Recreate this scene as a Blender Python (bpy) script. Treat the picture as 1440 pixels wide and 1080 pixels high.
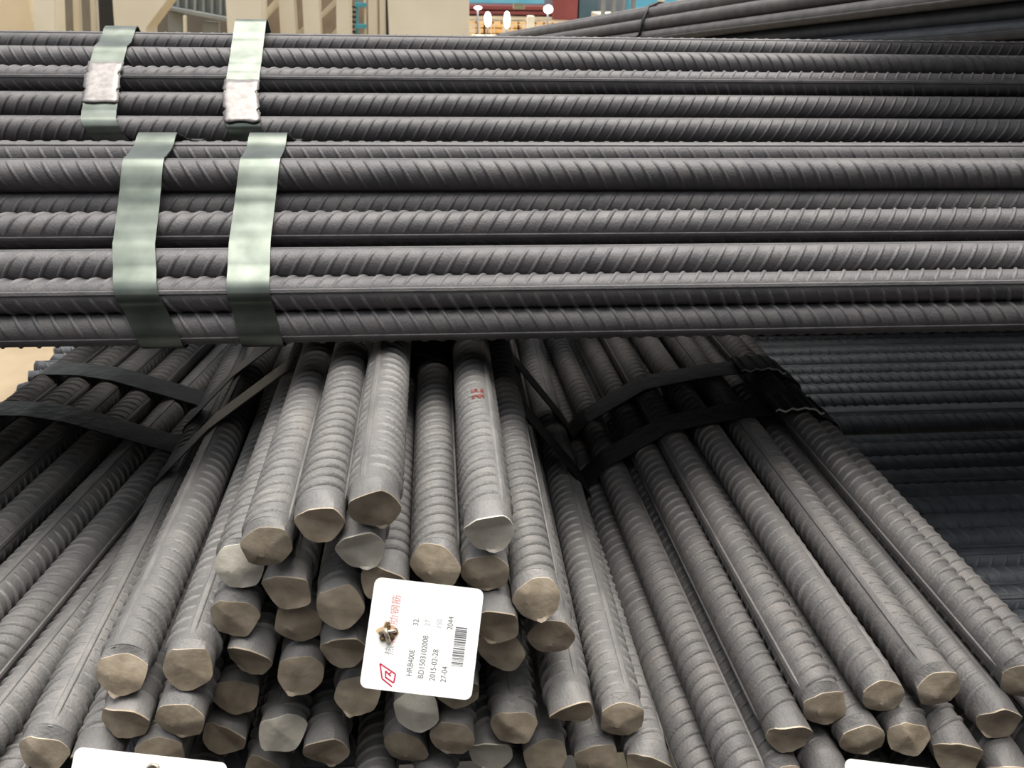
import bpy, bmesh, math, random
import numpy as np
from mathutils import Vector, Matrix
random.seed(7)
DEBUG = False
for o in list(bpy.data.objects): bpy.data.objects.remove(o, do_unlink=True)
scene = bpy.context.scene
COL = scene.collection

# ------------------------------------------------------------------ camera
F = 1200.0                      # focal length in pixels of the 1440x1080 frame
H = 2.0                         # camera height above the yard
dY = Vector((-110, 590, -F)).normalized()          # world axes seen from the camera
dX = Vector((1, .0216, -.081)); dX = (dX - dY * dX.dot(dY)).normalized()
dZ = dX.cross(dY)
ROT = Matrix((dX, dY, dZ))      # camera space -> world space
CAM = Vector((0, 0, H))
cam_d = bpy.data.cameras.new('camera'); cam = bpy.data.objects.new('camera', cam_d); COL.objects.link(cam)
cam.matrix_world = Matrix.Translation(CAM) @ ROT.to_4x4()
cam_d.sensor_width = 36; cam_d.lens = F / 1440 * 36; cam_d.clip_start = .01; cam_d.clip_end = 500
cam_d.dof.use_dof = True; cam_d.dof.focus_distance = .62; cam_d.dof.aperture_fstop = 22
scene.camera = cam

# ------------------------------------------------------------------ sky, sun, exposure
world = bpy.data.worlds.new('overcast_sky'); scene.world = world; world.use_nodes = True
bg = world.node_tree.nodes['Background']
def overcast():                 # standard overcast sky: three times brighter overhead than at the horizon
    nt = world.node_tree; N = nt.nodes; L = nt.links
    tc = N.new('ShaderNodeTexCoord'); sep = N.new('ShaderNodeSeparateXYZ'); mr = N.new('ShaderNodeMapRange')
    mr.inputs['From Min'].default_value = 0; mr.inputs['From Max'].default_value = 1; mr.inputs['To Min'].default_value = .33; mr.inputs['To Max'].default_value = 1.0
    L.new(tc.outputs['Generated'], sep.inputs[0]); L.new(sep.outputs['Z'], mr.inputs['Value'])
    mul = N.new('ShaderNodeMath'); mul.operation = 'MULTIPLY'; mul.inputs[1].default_value = SKY; L.new(mr.outputs[0], mul.inputs[0])
    bg.inputs[0].default_value = (.95, .98, 1, 1); L.new(mul.outputs[0], bg.inputs[1])
SKY = 1.35
overcast()
sun_d = bpy.data.lights.new('sun', 'SUN'); sun = bpy.data.objects.new('sun', sun_d); COL.objects.link(sun)
sun_d.energy = 4.3; sun_d.angle = math.radians(52); sun_d.color = (1, .95, .86)
sun.rotation_euler = Vector((-.10, -.15, -.9)).to_track_quat('-Z', 'Y').to_euler()
scene.view_settings.view_transform = 'Standard'; scene.view_settings.look = 'None'
scene.view_settings.exposure = 0.4; scene.view_settings.gamma = 1.0; scene.view_settings.use_curve_mapping = False

# ------------------------------------------------------------------ small maths helpers
def P(u, v, t):                 # world point behind pixel (u, v) at depth t
    return CAM + ROT @ Vector(((u - 720) / F * t, (540 - v) / F * t, -t))
def PY(u, v, y):                # world point behind pixel (u, v) on the upright plane Y = y
    r = ROT @ Vector(((u - 720) / F, (540 - v) / F, -1)); return CAM + r * (y / r.y)
def proj(p):
    q = ROT.transposed() @ (p - CAM); return (720 + F * q.x / -q.z, 540 - F * q.y / -q.z)
def depth(p): return -((ROT.transposed() @ (p - CAM)).z)
def vpdir(u, v):                # level direction that vanishes at pixel (u, v)
    r = ROT @ Vector(((u - 720) / F, (540 - v) / F, -1)); r.z = 0; return r.normalized()

# ------------------------------------------------------------------ materials
def mat(name, color, rough=.5, metal=0.0, color2=None, scale=20, bump=0.0, bscale=80, spec=.5, rnd=0.0, detail=4, coord='Object', emit=0):
    m = bpy.data.materials.new(name); m.use_nodes = True
    nt = m.node_tree; N = nt.nodes; L = nt.links; b = N['Principled BSDF']
    b.inputs['Roughness'].default_value = rough; b.inputs['Metallic'].default_value = metal
    b.inputs['Specular IOR Level'].default_value = spec
    tc = N.new('ShaderNodeTexCoord'); info = N.new('ShaderNodeObjectInfo')
    add = N.new('ShaderNodeVectorMath'); add.operation = 'ADD'
    mul = N.new('ShaderNodeVectorMath'); mul.operation = 'SCALE'; mul.inputs['Scale'].default_value = 50
    comb = N.new('ShaderNodeCombineXYZ')
    for i in range(3): L.new(info.outputs['Random'], comb.inputs[i])
    L.new(comb.outputs[0], mul.inputs[0]); L.new(tc.outputs[coord], add.inputs[0]); L.new(mul.outputs[0], add.inputs[1])
    c2 = color2 or color
    nz = N.new('ShaderNodeTexNoise'); nz.inputs['Scale'].default_value = scale; nz.inputs['Detail'].default_value = detail
    L.new(add.outputs[0], nz.inputs['Vector'])
    rp = N.new('ShaderNodeValToRGB'); rp.color_ramp.elements[0].position = .32; rp.color_ramp.elements[1].position = .68
    rp.color_ramp.elements[0].color = (*color, 1); rp.color_ramp.elements[1].color = (*c2, 1)
    L.new(nz.outputs['Fac'], rp.inputs['Fac'])
    out = rp.outputs['Color']
    if rnd:
        hsv = N.new('ShaderNodeHueSaturation'); mr = N.new('ShaderNodeMapRange')
        mr.inputs['To Min'].default_value = 1 - rnd; mr.inputs['To Max'].default_value = 1 + rnd
        L.new(info.outputs['Random'], mr.inputs['Value']); L.new(mr.outputs[0], hsv.inputs['Value'])
        L.new(out, hsv.inputs['Color']); out = hsv.outputs['Color']
    L.new(out, b.inputs['Base Color'])
    if bump:
        n2 = N.new('ShaderNodeTexNoise'); n2.inputs['Scale'].default_value = bscale; n2.inputs['Detail'].default_value = 3
        L.new(add.outputs[0], n2.inputs['Vector'])
        bp = N.new('ShaderNodeBump'); bp.inputs['Strength'].default_value = bump; bp.inputs['Distance'].default_value = .01
        L.new(n2.outputs['Fac'], bp.inputs['Height']); L.new(bp.outputs[0], b.inputs['Normal'])
    if emit:
        b.inputs['Emission Color'].default_value = (*color, 1); b.inputs['Emission Strength'].default_value = emit
    return m
# bar meshes are built at unit diameter, so object-space noise scales count bar diameters
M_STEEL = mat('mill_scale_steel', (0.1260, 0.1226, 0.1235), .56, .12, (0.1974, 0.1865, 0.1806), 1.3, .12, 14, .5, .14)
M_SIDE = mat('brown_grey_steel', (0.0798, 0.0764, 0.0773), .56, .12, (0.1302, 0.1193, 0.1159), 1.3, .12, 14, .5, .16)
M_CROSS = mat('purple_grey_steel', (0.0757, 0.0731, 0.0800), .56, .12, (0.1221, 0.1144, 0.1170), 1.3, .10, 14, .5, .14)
M_COLD = mat('shade_blue_grey_steel', (0.0437, 0.0491, 0.0593), .56, .12, (0.0780, 0.0835, 0.0952), 1.3, .12, 14, .5, .16)  # dark blue tone carries the shade on low bed and inner bars
M_FACE = mat('sheared_steel', (.25, .20, .145), .5, .12, (.40, .335, .26), 2.2, .07, 7, .5, .22)
M_FACEP = mat('fresh_sheared_steel', (.46, .42, .36), .42, .12, (.62, .58, .51), 2.2, .07, 7, .5, .12)
M_ZINC = mat('zinc_strap', (.088, .102, .088), .30, .85, (.145, .162, .144), 45, 0, 120, .5)
M_SEAL = mat('crimp_seal_metal', (.18, .165, .163), .45, .6, (.27, .25, .246), 150, .015, 90, .5)
M_BLACK = mat('black_strap', (.010, .011, .011), .42, .2, (.024, .025, .023), 40, .1, 100, .5)
M_CARD = mat('white_card', (.90, .90, .89), .45, 0, (.93, .93, .92), 30)
M_RED = mat('red_print', (.55, .03, .08), .5)
M_PALERED = mat('faded_red_print', (.72, .30, .30), .5)
M_INK = mat('grey_ink', (.13, .13, .15), .5)
M_PALEINK = mat('pale_grey_ink', (.42, .42, .45), .5)
M_BURN = mat('burnt_weld', (.03, .022, .015), .6, .3, (.22, .13, .05), 300, .3, 300)
M_WELD = mat('nail_metal', (.30, .26, .20), .35, .8, (.55, .50, .42), 200)
M_SCORCH = mat('scorched_card', (.42, .24, .10), .7, 0, (.80, .66, .45), 200)
M_SAND = mat('dry_sand', (.20, .15, .095), .9, 0, (.30, .235, .155), 2.2, .6, 9, .2, detail=9)
M_CONC = mat('cream_concrete', (0.6300, 0.5715, 0.4500), .85, 0, (0.7110, 0.6570, 0.5400), 1.5, .1, 12, .2)
M_BEIGE = mat('beige_concrete', (.62, .50, .34), .85, 0, (.70, .60, .43), 1.5, .1, 12, .2)
M_GREYB = mat('grey_brown_board', (.17, .15, .12), .8, 0, (.22, .20, .165), 2)
M_DARKB = mat('dark_board', (.02, .02, .02), .8, 0, (.035, .032, .03), 2)
M_SHEET = mat('grey_sheet_metal', (.22, .23, .22), .6, .2, (.30, .31, .29), 2)
M_BROWN = mat('brown_board', (.20, .15, .10), .85, 0, (.28, .215, .15), 3)
M_BLUE = mat('blue_paint', (.05, .30, .42), .5, 0, (.08, .40, .52), 3)
M_SKYBLUE = mat('sky_blue_paint', (.10, .42, .62), .5, 0, (.18, .50, .68), 1)
M_REDB = mat('red_oxide_paint', (.26, .055, .055), .6, 0, (.36, .09, .075), .6)
M_GREYF = mat('far_grey_paint', (.20, .21, .25), .7, 0, (.30, .31, .34), .6)
M_TEAL = mat('dark_teal_paint', (.07, .12, .15), .7, 0, (.11, .17, .20), .6)
M_YEL = mat('yellow_orange_paint', (.70, .38, .12), .55, 0, (.78, .48, .20), 2)
M_LAMP = mat('lit_lamp', (1, .97, .9), .5, emit=6)
M_PAINTDOT = mat('red_paint_mark', (.15, .035, .03), .6)
M_EDGE = mat('painted_glint_edge', (.75, .75, .72), .35, .3)  # pale colour stands for light caught on the seal edge

# ------------------------------------------------------------------ object helpers
def link(name, me, parent=None, m=None):
    o = bpy.data.objects.new(name, me); COL.objects.link(o)
    if parent is not None: o.parent = parent
    if m is not None and me is not None and not me.materials: me.materials.append(m)
    return o
def tag(o, label=None, cat=None, group=None, kind=None):
    if label: o['label'] = label
    if cat: o['category'] = cat
    if group: o['group'] = group
    if kind: o['kind'] = kind
    return o
def mesh(name, verts, faces, mats=(), smooth=False, fmat=None):
    me = bpy.data.meshes.new(name); me.from_pydata([tuple(v) for v in verts], [], faces)
    for m in mats: me.materials.append(m)
    if smooth:
        for p in me.polygons: p.use_smooth = True
    if fmat:
        for p, k in zip(me.polygons, fmat): p.material_index = k
    bm = bmesh.new(); bm.from_mesh(me); bmesh.ops.recalc_face_normals(bm, faces=bm.faces); bm.to_mesh(me); bm.free()
    return me
def box_mesh(name, lo, hi, m, bev=0.0):
    bm = bmesh.new(); bmesh.ops.create_cube(bm, size=1)
    for v in bm.verts: v.co = Vector([(lo[i] + hi[i]) / 2 + v.co[i] * (hi[i] - lo[i]) for i in range(3)])
    if bev: bmesh.ops.bevel(bm, geom=bm.edges[:], offset=bev, segments=2, affect='EDGES', profile=.6)
    me = bpy.data.meshes.new(name); bm.to_mesh(me); bm.free(); me.materials.append(m); return me
def prism_mesh(name, pts, y0, y1, m, bev=0.0):       # upright outline of (x, z) points given thickness from y0 to y1
    n = len(pts); V = [(x, y0, z) for x, z in pts] + [(x, y1, z) for x, z in pts]
    Fc = [list(range(n)), list(range(2 * n - 1, n - 1, -1))] + [[i, (i + 1) % n, n + (i + 1) % n, n + i] for i in range(n)]
    me = mesh(name, V, Fc, [m])
    if bev:
        bm = bmesh.new(); bm.from_mesh(me); bmesh.ops.bevel(bm, geom=bm.edges[:], offset=bev, segments=2, affect='EDGES'); bm.to_mesh(me); bm.free()
    return me

# ------------------------------------------------------------------ the ribbed bar, unit diameter, along +X from its cut end
R0 = .478
def shaft_mesh(L, m):
    n = 40; V = []; Fc = []
    xs = [.34, L * .33, L * .66, L]
    for x in xs:
        for k in range(n):
            a = 2 * math.pi * k / n; V.append((x, R0 * math.sin(a), R0 * math.cos(a)))
    for i in range(len(xs) - 1):
        for k in range(n): Fc.append([i * n + k, i * n + (k + 1) % n, (i + 1) * n + (k + 1) % n, (i + 1) * n + k])
    nb = len(V); V.append((L, 0, 0)); o = (len(xs) - 1) * n
    for k in range(n): Fc.append([o + k, o + (k + 1) % n, nb])
    me = mesh('shaft', V, Fc, [m], True)
    for p in me.polygons:
        if len(p.vertices) == 3: p.use_smooth = False
    return me
def rib_mesh(L, m, pitch=.5, lean=.72, wd=1.0, ht=.062):
    V = []; Fc = []; ns = 9
    for side in (0, 1):
        x = .5 + side * pitch * .5
        while x < L - .6:
            b = len(V)
            for i in range(ns + 1):
                f = i / ns; a = math.pi * side + math.radians(14 + 152 * f)
                h = ht * math.sin(math.pi * min(1, max(0, f))) ** .55 if 0 < f < 1 else 0
                sx = x + (f - .5) * lean * (1 if side else -1)
                for dx, hh in ((-.085, -.006), (-.026, h * .93), (.026, h * .93), (.085, -.006)):
                    V.append((max(.36, sx + dx * wd), (R0 + hh) * math.sin(a), (R0 + hh) * math.cos(a)))
            for i in range(ns):
                for j in range(3): Fc.append([b + i * 4 + j, b + i * 4 + j + 1, b + i * 4 + 5 + j, b + i * 4 + 4 + j])
            x += pitch
    return mesh('transverse_ribs', V, Fc, [m], True)
def fin_mesh(L, m):
    V = []; Fc = []
    prof = ((-.085, -.02), (-.055, .024), (-.04, .031), (.04, .031), (.055, .024), (.085, -.02))
    for x, k in ((.30, 0), (.75, 1), (L, 1)):
        for y, h in prof: V.append((x, y * (.6 + .4 * k), R0 + (h if k else -.02)))
    n = len(prof)
    for i in (0, n):
        for j in range(n - 1): Fc.append([i + j, i + j + 1, i + n + j + 1, i + n + j])
    Fc.append(list(range(3 * n - 1, 2 * n - 1, -1)))
    return mesh('longitudinal_rib', V, Fc, [m])
def cut_mesh(k, m, mf):         # the sheared tip: rolled collar and a folded, torn face
    rg = random.Random(100 + k); n = 36
    V = []; Fc = []; fm = []
    top = rg.uniform(.60, .82); bot = rg.uniform(.88, 1.0); sq = rg.choice([2.2, 2.6, 3.2, 4.0]); skew = rg.uniform(-.12, .12)
    ph = rg.uniform(0, 6.28); na = rg.choice([5, 6, 6, 8]); amp = rg.uniform(.015, .05)
    def out(a):
        s, c = math.sin(a), math.cos(a)
        sec = 2 * math.pi / na; pa = (a + ph) % sec - sec / 2; r = .82 / math.cos(pa) if na > 4 else .78 / math.cos(pa)
        r = 1 / (1 / min(r, 1.02) ** 6 * .28 + .72 / (abs(s) ** sq + abs(c) ** sq) ** (-6 / sq)) ** (1 / 6) * 1.06
        r = .5 * min(r, 1.13) * (1 + amp * .3 * math.cos(3 * a + ph)) * .96
        y, z = r * s, r * c * (top if c > 0 else bot)
        return y + skew * z, z
    tx, tz = rg.uniform(-.18, .18), rg.uniform(-.10, .30)
    fa = rg.uniform(-.7, .7); fo = rg.uniform(-.14, .12); fs = rg.uniform(.25, .7) * rg.choice([1, 1, -1])
    def face(y, z):
        d = y * math.sin(fa) + z * math.cos(fa) - fo
        d2 = y * math.cos(fa + .5) - z * math.sin(fa + .5) - .2
        return -(.02 + tx * y - tz * z) + fs * max(0, d) * .8 + .45 * max(0, d2) + .010 * math.sin(7 * y + ph) * math.cos(6 * z + k)
    burr = [rg.uniform(0, .022) + (.05 if j in (17, 18) and k % 3 == 0 else 0) for j in range(n)]
    rings = []
    for f in (0, .35, .7, .92, 1.0):
        ring = []
        e = f * f * (3 - 2 * f)
        for j in range(n):
            a = 2 * math.pi * j / n; y1, z1 = out(a); y0, z0 = R0 * 1.005 * math.sin(a), R0 * 1.005 * math.cos(a)
            y, z = y0 + (y1 - y0) * e, z0 + (z1 - z0) * e
            xe = face(y1, z1) - (burr[j] * max(0, -math.cos(a)))
            V.append((.36 + (xe - .36) * f, y, z)); ring.append(len(V) - 1)
        rings.append(ring)
    for f in (.9, .66, .42, .18):
        ring = []
        for j in range(n):
            a = 2 * math.pi * j / n; y1, z1 = out(a); y, z = y1 * f, z1 * f
            V.append((face(y, z) + (.0 if f < .9 else -.004), y, z)); ring.append(len(V) - 1)
        rings.append(ring)
    for i in range(len(rings) - 1):
        for j in range(n):
            Fc.append([rings[i][j], rings[i][(j + 1) % n], rings[i + 1][(j + 1) % n], rings[i + 1][j]]); fm.append(0 if i < 3 else 1)
    V.append((face(0, 0), 0, 0))
    for j in range(n): Fc.append([rings[-1][j], rings[-1][(j + 1) % n], len(V) - 1]); fm.append(1)
    me = mesh('cut_end', V, Fc, [m, mf], True, fm)
    bm = bmesh.new(); bm.from_mesh(me)
    for e in bm.edges:
        if len(e.link_faces) == 2 and (e.link_faces[0].material_index != e.link_faces[1].material_index or e.calc_face_angle(0) > .42): e.smooth = False
    bm.to_mesh(me); bm.free()
    return me
BAR = {}
RIB = {'warm': (.33, .30, .74, .078), 'side': (.36, .36, .78, .070), 'cross': (.5, .72, 1.0), 'cold': (.5, .6, 1.0)}
for key, m in (('warm', M_STEEL), ('side', M_SIDE), ('cross', M_CROSS), ('cold', M_COLD)):
    for L in ((110,) if key == 'cross' else ((84, 34) if key == 'side' else (84,))):
        BAR[key, L] = (shaft_mesh(L, m), rib_mesh(L, m, *RIB[key]), fin_mesh(L, m))
    BAR[key, 'end'] = [cut_mesh(i, m, M_FACE) for i in range(14)]
    BAR[key, 'pale'] = [cut_mesh(50 + i, m, M_FACEP) for i in range(4)]
def bar(start, D, d, roll, label, group, L=84, key='warm', end=None, pale=False, tilt=0.0, name='ribbed_bar', plain=False):
    D = D.normalized(); up = Vector((0, 0, 1)); up = (up - D * up.dot(D)).normalized(); side = up.cross(D)
    z = up * math.cos(roll) - side * 0 + (D.cross(up)) * math.sin(roll); y = z.cross(D)
    sh, rb, fn = BAR[key, L]
    o = link(name, sh); tag(o, label, 'steel bar', group)
    o.matrix_world = Matrix.Translation(start) @ Matrix((D, y, z)).transposed().to_4x4() @ Matrix.Scale(d, 4)
    if not plain: tag(link('transverse_ribs', rb, o), kind='stuff')
    link('longitudinal_rib', fn, o); f2 = link('longitudinal_rib', fn, o); f2.rotation_euler = (math.pi, 0, 0)
    if end is not None:
        ends = BAR[key, 'pale' if pale else 'end']
        c = link('cut_end', ends[end % len(ends)], o); c.rotation_euler = (tilt - roll, 0, 0)
        c['label'] = 'pale freshly sheared end face' if pale else 'tan brown sheared end face'
    return o

# ------------------------------------------------------------------ packing helpers, in a bundle's cross-section (s, z)
def relax(pts, rad, w, floor=None, it=400, tol=.97):
    p = np.array(pts, float); rad = np.array(rad); w = np.array(w, float); a0 = p.copy()
    for k in range(it):
        pull = .12 if k < it * .5 else (.03 if k < it * .8 else 0)
        p += (a0 - p) * pull
        for i in range(len(p)):
            dv = p - p[i]; ds = np.hypot(dv[:, 0], dv[:, 1]); need = (rad + rad[i]) * tol
            for j in np.nonzero((ds < need) & (ds > 1e-9))[0]:
                if j <= i: continue
                dvj = p[j] - p[i]; dd = math.hypot(*dvj)
                if dd >= need[j] or dd < 1e-9: continue
                u = dvj / dd; g = (need[j] - dd) * .5; wt = w[i] + w[j]
                p[i] -= u * g * w[i] / wt * 1.6; p[j] += u * g * w[j] / wt * 1.6
        if floor is not None: p[:, 1] = np.maximum(p[:, 1], floor + rad)
    return p
def fill(pts, rad_old, r, inside, lo, hi, rows):      # hexagonal candidates that fit between the bars already there
    got = []; base = list(zip(pts, rad_old))
    z = lo[1]; k = 0
    while z < hi[1]:
        s = lo[0] + (r if k % 2 else 0)
        while s < hi[0]:
            if inside(s, z) and all(math.hypot(s - q[0], z - q[1]) > .995 * (r + rr) for q, rr in base):
                got.append((s, z)); base.append(((s, z), r))
            s += 2 * r
        z += r * 1.74; k += 1
    return got
def hull(pts):
    pts = sorted(set((round(a, 6), round(b, 6)) for a, b in pts))
    def half(ps):
        h = []
        for q in ps:
            while len(h) > 1 and (h[-1][0] - h[-2][0]) * (q[1] - h[-2][1]) - (h[-1][1] - h[-2][1]) * (q[0] - h[-2][0]) <= 0: h.pop()
            h.append(q)
        return h[:-1]
    return half(pts) + half(pts[::-1])
def strap(name, circles, O, D, S, along, width, m, label, cat, group, shift=None, extra=(), thick=.0012, wav=0.0, sag=0.0):
    pts = []
    for s, z, r in list(circles) + list(extra):
        for k in range(28):
            a = 2 * math.pi * k / 28; pts.append((s + (r + .0012) * math.cos(a), z + (r + .0012) * math.sin(a)))
    h = hull(pts); dense = []
    for i in range(len(h)):                                   # subdivide the long flat spans
        a, b = h[i], h[(i + 1) % len(h)]; n = max(1, int(math.hypot(b[0] - a[0], b[1] - a[1]) / (.0045 if sag else .009)))
        ln = math.hypot(b[0] - a[0], b[1] - a[1]); nx, nz = -(b[1] - a[1]) / ln, (b[0] - a[0]) / ln
        if sag and ln > .007: n = max(n, 6)
        for k in range(n):
            g = min(sag * ln, .003) * math.sin(math.pi * k / n) if ln > .007 else 0
            dense.append((a[0] + (b[0] - a[0]) * k / n + nx * g, a[1] + (b[1] - a[1]) * k / n + nz * g))
    n = len(dense); cs = sum(q[0] for q in dense) / n; cz = sum(q[1] for q in dense) / n
    V = []; Fc = []; rg = random.Random(int(along * 1000) + n)
    for s, z in dense:
        dv = Vector((s - cs, z - cz)).normalized(); sh = shift(s, z) if shift else 0; wv = rg.uniform(-wav, wav)
        for th in (0, thick):
            for w in (-.5, .5):
                V.append(O + S * (s + dv.x * (th + wv)) + Vector((0, 0, 1)) * (z + dv.y * (th + wv)) + D * (along + w * width + sh))
    for i in range(n):
        a = i * 4; b = ((i + 1) % n) * 4
        Fc += [[a + 2, a + 3, b + 3, b + 2], [a, b, b + 1, a + 1], [a, a + 2, b + 2, b], [a + 1, b + 1, b + 3, a + 3]]
    me = mesh(name, V, Fc, [m], True)
    bm = bmesh.new(); bm.from_mesh(me)
    for e in bm.edges:
        if e.calc_face_angle(0) > .9: e.smooth = False
    bm.to_mesh(me); bm.free()
    o = link(name, me); tag(o, label, cat, group); return o, dense

X, Y, Z = Vector((1, 0, 0)), Vector((0, 1, 0)), Vector((0, 0, 1))
def rr(): return random.uniform(0, math.pi)

# ================================================================== the setting
gm = bpy.data.meshes.new('yard_ground'); bm = bmesh.new(); bmesh.ops.create_grid(bm, x_segments=120, y_segments=160, size=1)
for v in bm.verts:
    x, y = v.co.x * 70, v.co.y * 90 + 70
    v.co = Vector((x, y, .06 * math.sin(x * 2.1 + y) * math.cos(y * 1.7) * (.3 if y > 12 else 1) - .03))
bm.to_mesh(gm); bm.free()
for p in gm.polygons: p.use_smooth = True
tag(link('floor', gm, None, M_SAND), 'dry cream sand of the storage yard', None, None, 'structure')
M_PAD = mat('bounce_cutting_ground', (.035, .032, .030), .9, 0, (.07, .062, .055), 3, .4, 20, .3)  # dark ground colour for the added pad, keeps sand bounce low
M_WALL = mat('light_blocking_sheet', (.05, .052, .055), .75, 0, (.08, .08, .082), 1)  # dark sheet for the added light-blocking walls
wl = link('added_wall_rear', box_mesh('added_wall_rear', (-5, -1.5, .0), (5, -1.42, 4.1), M_WALL)); tag(wl, 'added dark wall behind the viewer, unseen, blocks low sky light', None, None, 'structure')  # unseen wall added to block the low front sky
for k in range(40):
    link('added_wall_rib', wl.data if False else box_mesh('added_wall_rib', (-4.95 + k * .25, -1.42, .0), (-4.87 + k * .25, -1.39, 4.1), M_WALL), wl)
wr = link('added_wall_right', box_mesh('added_wall_right', (2.1, -1.39, .0), (2.18, 1.5, 4.1), M_WALL)); tag(wr, 'added dark wall right of the stack, unseen, blocks side sky light', None, None, 'structure')  # second unseen wall, added to cut sky light from the right
for k in range(12): link('added_wall_rib', box_mesh('added_wall_rib', (2.07, -1.3 + k * .24, .0), (2.1, -1.22 + k * .24, 4.1), M_WALL), wr)
pad = link('added_floor_pad', box_mesh('added_floor_pad', (-6, -8, -.1), (6, 2.6, .05), M_PAD, .02)); tag(pad, 'added dark pad under and before the stack, cuts the sand bounce', None, None, 'structure')  # pad added to cut light bouncing off the sand

# ================================================================== bed of cross bars at the bottom of the stack
ZB = -.535                                   # centre height of the bed's top bars, relative to the camera
ordn = ['first', 'second', 'third', 'fourth', 'fifth', 'sixth', 'seventh', 'eighth', 'ninth', 'tenth', 'eleventh', 'twelfth', 'thirteenth', 'fourteenth', 'fifteenth', 'sixteenth', 'seventeenth', 'eighteenth']
def bed(y0, n, name_lab, group, endx, dom, x_len=84, ztop=ZB):
    pts = []
    for i in range(n):
        f = (i / (n - 1) - .5) * 2
        pts.append((y0 + i * .0305, ztop - dom * f * f + random.uniform(-.003, .003)))
    pts = relax(pts, [.0151] * n, [1] * n)
    for i, (y, z) in enumerate(pts):
        ex = endx(y, z) if endx else -.62 + random.uniform(-.05, .05)
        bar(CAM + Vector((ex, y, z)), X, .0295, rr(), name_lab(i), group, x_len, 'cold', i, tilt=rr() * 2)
    return pts
bedA = bed(.475, 15, lambda i: 'dark ribbed cross bar of the low bed at lower right, %s from the front' % ordn[i], 'front bed of low cross bars', None, .006)
def step_end(y, z):
    v = 520
    for _ in range(6):
        u = 84 if v < 492 else (76 if v < 516 else (45 if v < 538 else 26)); x = PY(u, v, y).x; v = proj(CAM + Vector((x, y, z)))[1]
    return x + random.uniform(-.003, .003)
bedB = bed(.945, 16, lambda i: 'ribbed cross bar of the rear low bed with stepped left end, %s from the front' % ordn[i], 'rear bed of low cross bars', step_end, .006)
for x in (-.35, .45, 1.3):                    # plinths that carry the stack
    o = link('concrete_plinth', box_mesh('concrete_plinth', (x - .1, .38, .04), (x + .1, 1.5, H + ZB - .0208), M_CONC, .004))
    tag(o, 'low concrete plinth carrying the bottom bed of bars', 'plinth', 'plinths under the stack')

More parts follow.
